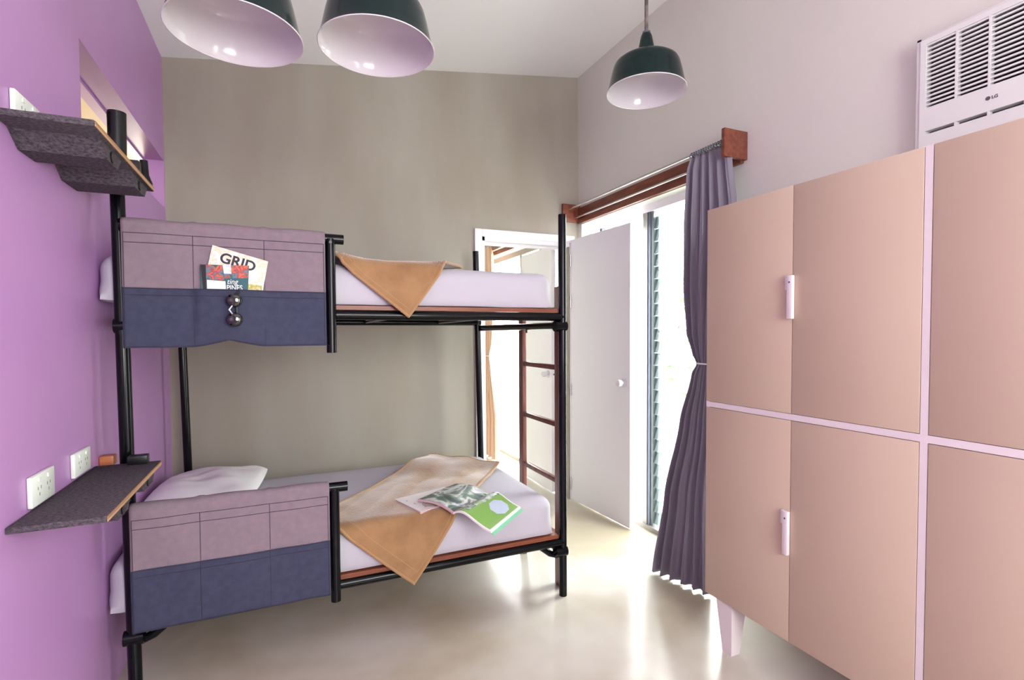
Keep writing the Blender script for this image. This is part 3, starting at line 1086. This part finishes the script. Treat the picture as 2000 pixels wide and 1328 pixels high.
# ================================================================== BLANKETS
def blanket(name, label, ztop, corners, heap, seed, thick=0.006, gap=0.006):
    """corners T, R, B, L in (X, v): v>=0 across the bed from the front edge, v<0 hanging down the front"""
    T, Rr, B, Lf = [Vector((*c, 0)) for c in corners]
    yedge = 2.166
    r = 0.040

    def place(x, v, lift):
        # rounded fold over the mattress edge (arc of radius r + lift)
        q = r * PI / 2
        if v > q / 2:
            return Vector((x, yedge + r + (v - q / 2), ztop + gap + lift))
        if v < -q / 2:
            return Vector((x, yedge - gap - lift * .7 - .004 - 0.020 * min(1.0, (-q / 2 - v) / 0.15), ztop - r + (v + q / 2)))
        a = (v + q / 2) / q * PI / 2
        rr = r + gap + lift
        return Vector((x, yedge + r - rr * math.cos(a) - .003, ztop - r + rr * math.sin(a)))

    def pt(u, v, extra=0.0):
        p = T * (1 - u) * (1 - v) + Rr * u * (1 - v) + B * u * v + Lf * (1 - u) * v
        return p

    def fn(u, v):
        p = pt(u, v)
        lift = 0.006 + 0.007 * (noise.noise(Vector((p.x * 7 + seed, p.y * 5, 0))) + .4) + heap(p.x, p.y, u, v)
        return place(p.x, p.y, max(lift, 0.001))
    root = thing(name, label, 'blanket', (T.x, 2.18, ztop))
    bm = bmesh.new()
    add_grid(bm, fn, 70, 70)
    obj('cloth', bm, M['fleece'], root, smooth=True, solid=thick, offset=0)
    # hem rolls along the four edges
    K = 50
    bm = bmesh.new()
    for e in ((lambda t: (t, 0.006)), (lambda t: (0.006, t)), (lambda t: (0.994, t)), (lambda t: (t, 0.994))):
        pts = []
        for k in range(K + 1):
            pts.append(fn(*e(k / K)))
        add_tube(bm, pts, 0.0062, seg=8)
    obj('hem', bm, M['fleecehem'], root, smooth=True)
    # inner stitched line
    for e in ((lambda t: (0.035 + t * .93, 0.035)), (lambda t: (0.045, 0.035 + t * .93))):
        pts = []
        for k in range(K + 1):
            q = fn(*e(k / K))
            pts.append(q + Vector((0, -0.0025, 0.0025)))
        tube('stitching', pts, 0.0016, M['fleecehem'], root, seg=5)
    return root


def heap_low(x, v, u, w):
    # bunched folds at the far corner
    d = max(0.0, v - 0.45)
    h = 0.042 * min(1, d / 0.35) * (0.8 + 0.25 * math.sin(x * 13 + v * 7))
    h += 0.006 * math.sin((x - v * .6) * 26) * min(1, max(0, v) / .2)
    return max(h, 0)


def heap_up(x, v, u, w):
    h = 0.010 + 0.008 * math.sin(x * 9 + 1) if v > 0.02 else 0.004
    h += 0.018 * max(0, 1 - abs(x - .19) / .12) * (1 if v > 0 else 0)
    return h


blanket('throw_blanket', 'tan fleece throw folded diagonally across the lower bunk', 0.4905,
        [(0.485, -0.262), (1.145, 0.60), (0.83, 0.97), (0.070, 0.105)], heap_low, 1.0)
blanket('throw_blanket', 'tan fleece throw hanging in a point over the upper bunk edge', 1.571,
        [(0.476, -0.212), (0.80, 0.215), (0.36, 0.56), (0.02, 0.155)], heap_up, 5.0)

# ================================================================== MAGAZINES ON THE LOWER BUNK
m_street = print_material('grey green street photo print', [(45, 60, 62), (120, 135, 125), (225, 228, 232), (90, 130, 100), (70, 75, 100), (60, 75, 70)], 11, 4)
m_street2 = print_material('dark green photo print', [(50, 80, 60), (90, 130, 90), (200, 210, 215), (60, 70, 85)], 40, 8)
om = thing('open_magazine', 'open magazine with a lime green page drooping over the lower mattress edge', 'magazine', (0.72, 2.15, 0.51))
A, B = Vector((0.547, 2.304, 0.527)), Vector((0.777, 2.459, 0.532))
G0, G1 = Vector((0.655, 2.110, 0.512)), Vector((0.890, 2.270, 0.518))
R0, R1 = Vector((0.758, 1.930, 0.475)), Vector((0.970, 2.100, 0.494))


def page(a, b, g0, g1, hump, zoff, peak=.45):
    def fn(u, v):
        p = (a * (1 - u) + g0 * u) * (1 - v) + (b * (1 - u) + g1 * u) * v
        s = math.sin(PI * min(1, u ** (math.log(.5) / math.log(peak)))) if 0 < u < 1 else 0
        return p + Vector((0, 0, hump * s + zoff))
    return fn


def sub(fn, u0, u1, v0, v1, dz):
    return lambda u, v: fn(u0 + (u1 - u0) * u, v0 + (v1 - v0) * v) + Vector((0, 0, dz))


left = page(A, B, G0, G1, 0.016, 0.0, .55)
right = page(R0, R1, G0, G1, 0.022, 0.0, .72)


def block(fn_top, th):
    bm = bmesh.new()
    g = add_grid(bm, fn_top, 24, 16)
    h = [[bm.verts.new(v.co - Vector((0, 0, th(i / 24)))) for i, v in enumerate(row)] for row in g]
    nj, ni = 16, 24
    for j in range(nj):
        for i in range(ni):
            bm.faces.new((h[j][i], h[j + 1][i], h[j + 1][i + 1], h[j][i + 1]))
    for j in range(nj):
        bm.faces.new((g[j][0], g[j + 1][0], h[j + 1][0], h[j][0]))
        bm.faces.new((g[j][ni], h[j][ni], h[j + 1][ni], g[j + 1][ni]))
    for i in range(ni):
        bm.faces.new((g[0][i], h[0][i], h[0][i + 1], g[0][i + 1]))
        bm.faces.new((g[nj][i], g[nj][i + 1], h[nj][i + 1], h[nj][i]))
    return bm


obj('page_block', block(left, lambda t: 0.010), M['pinkpaper'], om, smooth=True, label='left page block with pinkish edges')
obj('page_block', block(right, lambda t: 0.007), M['paper'], om, smooth=True)
ds = R0 - G0
cov = lambda u, v: right(u, v) + Vector((0.010, -0.012, -0.0115)) * (1 - u * .6)
obj('back_cover', block(cov, lambda t: 0.0012), M['coverblue'], om, smooth=True, label='mint green back cover')
bm = bmesh.new(); add_grid(bm, sub(left, .03, .99, .02, .97, .0006), 24, 16); obj('page_photo', bm, m_street, om, smooth=True)
bm = bmesh.new(); add_grid(bm, sub(right, .05, .97, .03, .97, .0006), 24, 16); obj('page_print', bm, M['green'], om, smooth=True, label='lime green printed page')
bm = bmesh.new(); add_grid(bm, sub(right, .66, .97, .5, .97, .0011), 12, 8); obj('page_photo', bm, m_street2, om, smooth=True)
bm = bmesh.new(); add_grid(bm, sub(right, .70, .95, .10, .42, .0011), 12, 8); obj('page_photo', bm, m_street2, om, smooth=True)
bm = bmesh.new()
ring = []
cu, cv = .36, .66
cen = bm.verts.new(right(cu, cv) + Vector((0, 0, .0016)))
for k in range(8):
    t = k * 2 * PI / 8 + .3
    ring.append(bm.verts.new(right(cu + .24 * math.cos(t), cv + .21 * math.sin(t)) + Vector((0, 0, .0016))))
for k in range(8):
    bm.faces.new((cen, ring[k], ring[(k + 1) % 8]))
obj('page_emblem', bm, M['paleblue'], om, label='pale blue printed polygon')

cm = thing('magazine', 'closed white magazine lying under the open one on the lower bunk', 'magazine', (0.6, 2.33, 0.505))
a0, a1 = Vector((0.458, 2.398)), Vector((0.528, 2.178))
wd = Vector((0.270, 0.086))
bm = bmesh.new()
add_prism(bm, [tuple(a0), tuple(a1), tuple(a1 + wd), tuple(a0 + wd)], 2, 0.5015, 0.5115)
obj('pages', bm, M['pinkpaper'], cm, label='pinkish page edges')
bm = bmesh.new()
add_prism(bm, [tuple(a0), tuple(a1), tuple(a1 + wd), tuple(a0 + wd)], 2, 0.5116, 0.5124)
obj('cover', bm, M['paper'], cm)
for k, (fu, fv) in enumerate(((.25, .2), (.5, .25), (.8, .35), (.45, .55))):
    p = a0.lerp(a1, fu) + wd * fv * .5
    d = (a1 - a0).normalized() * .012
    e = wd.normalized() * .003
    bm = bmesh.new()
    add_prism(bm, [tuple(p), tuple(p + d), tuple(p + d + e), tuple(p + e)], 2, 0.5124, 0.5127)
    obj('printed_mark', bm, M['ink'], cm)

# ================================================================== PENDANT LAMPS
def pendant(c, rod_top, label, r=0.18, tilt=0.0):
    c = Vector(c)
    root = thing('pendant_lamp', label, 'pendant lamp', c, 'dark green enamel pendant lamps')
    s = r / 0.18
    out = [(0.180, 0.0), (0.1775, 0.006), (0.170, 0.03), (0.158, 0.085), (0.150, 0.116), (0.143, 0.130), (0.128, 0.141), (0.09, 0.156), (0.060, 0.166), (0.042, 0.174)]
    inn = [(0.0405, 0.170), (0.060, 0.162), (0.09, 0.152), (0.127, 0.137), (0.140, 0.127), (0.147, 0.114), (0.155, 0.084), (0.167, 0.029), (0.1765, 0.003)]
    bm = bmesh.new()
    add_lathe(bm, [(a * s, b * s) for a, b in out], c, 64)
    obj('shade', bm, M['enamelgreen'], root, smooth=True, label='dark green enamel shade')
    bm = bmesh.new()
    rings = add_lathe(bm, [(a * s, b * s) for a, b in inn] + [(0.180 * s, 0.0)], c, 64)
    bm.faces.new(rings[0])
    obj('shade_lining', bm, M['enamelwhite'], root, smooth=True, label='glossy white inside of shade')
    bm = bmesh.new()
    pts = [c + Vector((0.1795 * s * math.cos(t), 0.1795 * s * math.sin(t), 0.0005)) for t in [k * 2 * PI / 64 for k in range(65)]]
    add_tube(bm, pts, 0.0018, seg=6, caps=False)
    obj('rim', bm, M['enamelwhite'], root, smooth=True)
    bm = bmesh.new()
    add_lathe(bm, [(0.042 * s, 0.172 * s), (0.041 * s, 0.178 * s), (0.034 * s, 0.21 * s), (0.026 * s, 0.25 * s), (0.021 * s, 0.262 * s), (0.001, 0.263 * s)], c, 32)
    obj('neck', bm, M['enamelgreen'], root, smooth=True)
    tube('collar', [c + Vector((0, 0, .26 * s)), c + Vector((0, 0, .272 * s))], 0.018 * s, M['framedark'], root)
    tube('rod', [c + Vector((0, 0, .27 * s)), Vector((c.x, c.y, rod_top - .03))], 0.0085 * s, M['rustyrod'], root)
    tube('ceiling_rose', [Vector((c.x, c.y, rod_top - .035)), Vector((c.x, c.y, rod_top - .003))], 0.045, M['white'], root, seg=24)
    bm = bmesh.new()
    add_lathe(bm, [(0.020, 0.168 * s), (0.02, 0.158 * s), (0.014, 0.156 * s), (0.014, 0.165 * s), (0.001, 0.166 * s)], c, 20)
    lh = obj('lamp_holder', bm, M['white'], root, smooth=True)
    return root


pendant((-0.109, 1.703, 2.146), ceil_z(-.11), 'dark green enamel pendant lamp, leftmost, nearest the purple wall')
pendant((0.291, 1.705, 2.193), ceil_z(.29), 'dark green enamel pendant lamp, the middle one, cut by the top edge')
pendant((1.553, 1.954, 2.393), ceil_z(1.553), 'dark green enamel pendant lamp, smallest, above the purple curtain with visible rod')

# ================================================================== WARDROBE
wr = thing('wardrobe', 'large peach pink wardrobe with pinkish white frame and tapered legs', 'wardrobe', (1.82, 1.0, 0))
XC, XBK = 1.590, 2.04
YE, ZB, ZT = 1.609, 0.200, 1.778
YN = 0.03
bm = bmesh.new()
XI = XC + 0.006
# carcass: end, bottom, top, divider, shelf, back
add_box(bm, (XC + .0005, YE - 0.016, ZB), (XBK, YE, ZT))
add_box(bm, (XI, YN, ZB + .004), (XBK, YE - .016, ZB + 0.02))
add_box(bm, (XI, YN, ZT - 0.02), (XBK, YE - .016, ZT - .001))
add_box(bm, (XC, 0.810, ZB + .002), (XBK - .01, 0.829, 0.9774))
add_box(bm, (XC, 0.810, 0.9986), (XBK - .01, 0.829, ZT))
add_box(bm, (XC, YN, 0.9775), (XBK, YE, 0.9985))
add_box(bm, (XBK - .01, YN, ZB), (XBK, YE, ZT))
add_box(bm, (XC, YN, ZB), (XBK, YN + .02, ZT))
obj('carcass', bm, M['carcass'], wr, label='pinkish white frame')


def wdoor(y0, y1, z0, z1, handle=None):
    bm = bmesh.new()
    add_box(bm, (XC - .0008, y0, z0), (XC + 0.017, y1, z1), 0.0012)
    d = obj('wardrobe_door', bm, M['peach'], wr, smooth=True)
    if handle:
        yh, zh0, zh1 = handle
        bm = bmesh.new()
        add_box(bm, (XC - .016, yh - .014, zh0), (XC - .0008, yh + .007, zh1), 0.003)
        h = obj('handle', bm, M['carcass'], d, smooth=True, label='white plastic handle latch')
        bm = bmesh.new()
        add_box(bm, (XC - .0095, yh + .007, zh1 - .048), (XC - .0008, yh + .018, zh1), 0.002)
        obj('latch_tab', bm, M['carcass'], h, smooth=True)
        bm = bmesh.new()
        add_tube(bm, [(XC - .0168, yh - .004, zh1 - .024), (XC - .0155, yh - .004, zh1 - .024)], .0032, seg=10)
        obj('keyhole', bm, M['logo'], h)
    return d


G = 0.0022
wdoor(1.2205 + G / 2, YE - .0005, 1.000, ZT)
wdoor(0.8310, 1.2205 - G / 2, 1.000, ZT, (1.226, 1.325, 1.474))
wdoor(1.2205 + G / 2, YE - .0005, ZB, 0.9755)
wdoor(0.8310, 1.2205 - G / 2, ZB, 0.9755, (1.233, 0.507, 0.660))
wdoor(0.42, 0.8080, 1.000, ZT)
wdoor(YN + .02, 0.42 - G, 1.000, ZT)
wdoor(0.42, 0.8080, ZB, 0.9755)
wdoor(YN + .02, 0.42 - G, ZB, 0.9755)
for (y, s) in ((1.513, 1), (0.82, 0), (0.10, -1)):
    for x, sx in ((XC + .004, 0), (XBK - .09, 1)):
        bm = bmesh.new()
        t, b = 0.082, 0.045
        ya, yb_ = y - .04, y + .042
        if s == 1:
            ya, yb_ = 1.473, 1.553
        T4 = [(x, ya), (x, yb_), (x + t, yb_), (x + t, ya)]
        yb0, yb1 = (ya, ya + b) if s == 1 else (ya + .018, ya + .018 + b)
        B4 = [(x, yb0), (x, yb1), (x + b, yb1), (x + b, yb0)]
        a = [bm.verts.new((*p, ZB + .0005)) for p in T4]
        c = [bm.verts.new((*p, 0.0)) for p in B4]
        bm.faces.new(a); bm.faces.new(c[::-1])
        for i in range(4):
            bm.faces.new((a[i], c[i], c[(i + 1) % 4], a[(i + 1) % 4]))
        obj('leg', bm, M['carcass'], wr)

# ================================================================== AIR CONDITIONER
XA = 2.030
ac = thing('air_conditioner', 'off white wall air conditioner with slatted grille above the wardrobe', 'air conditioner', (XA, 0.85, 1.96))
AY0, AY1, AZ0, AZ1 = 0.45, 1.094, 1.966, 2.290
bm = bmesh.new()
# outer frame
add_box(bm, (XA + .004, AY1 - .016, AZ0 - .10), (XR - .0005, AY1, AZ1), 0.002)
add_box(bm, (XA + .004, AY0, AZ0 - .10), (XR - .0005, AY0 + .016, AZ1), 0.002)
add_box(bm, (XA + .004, AY0, AZ1 - .010), (XR - .0005, AY1, AZ1), 0.002)
add_box(bm, (XA + .004, AY0, AZ0 - .10), (XR - .0005, AY1, AZ0 - .085), 0.002)
obj('outer_frame', bm, M['acwhite'], ac, smooth=True)
box('inner_cavity', (XR - .012, AY0 + .016, AZ0 - .08), (XR - .001, AY1 - .016, AZ1 - .01), M['dark'], ac)
gy1, gy0 = 1.062, 0.48
gz0, gz1 = 2.046, 2.262
bm = bmesh.new()
add_box(bm, (XA, gy1, AZ0 + .002), (XA + .03, AY1 - .014, AZ1 - .010))
add_box(bm, (XA, AY0 + .014, AZ0 + .002), (XA + .03, gy0, AZ1 - .010))
add_box(bm, (XA, gy0, gz1), (XA + .03, gy1, AZ1 - .010))
add_box(bm, (XA, gy0, AZ0 + .002), (XA + .03, gy1, gz0))
obj('front_panel', bm, M['acwhite'], ac)
NS = 15
pitch_ = (gz1 - gz0) / NS
for k in range(NS):
    z = gz0 + (k + .72) * pitch_
    bm = bmesh.new()
    add_prism(bm, [(XA + .001, z - .0030), (XA + .001, z + .0030), (XA + .020, z + .0075), (XA + .020, z + .0015)], 1, gy0, gy1)
    obj('slat', bm, M['acwhite'], ac)
for y in (0.975, 0.888, 0.80, 0.71, 0.62, 0.53):
    box('grille_post', (XA, y - .003, gz0), (XA + .024, y + .003, gz1), M['acwhite'], ac)
# lower slot ledge
bm = bmesh.new()
add_box(bm, (XA, gy1, AZ0 - .0099), (XA + .03, AY1 - .014, AZ0 + .0019))
obj('slot_end', bm, M['acwhite'], ac)
box('bottom_ledge', (XA, AY0 + .014, AZ0 - .084), (XA + .03, AY1 - .014, AZ0 - .010), M['acwhite'], ac)
for y in (0.975, 0.888, 0.80):
    box('slot_divider', (XA + .001, y - .003, AZ0 - .0098), (XA + .02, y + .003, AZ0 + .0018), M['acwhite'], ac)
bm = bmesh.new()
add_tube(bm, [(XA + .0002, 0.889, 2.008), (XA - .0008, 0.889, 2.008)], 0.0062, seg=24)
obj('logo_disc', bm, M['logo'], ac)
# text facing -X : right = -Y, up = Z
RL = Matrix(((0, 0, -1), (-1, 0, 0), (0, 1, 0)))
text('logo_text', 'LG', (XA - .0006, 0.880, 2.0030), RL, 0.0135, M['logo'], ac, bold=0.0003)
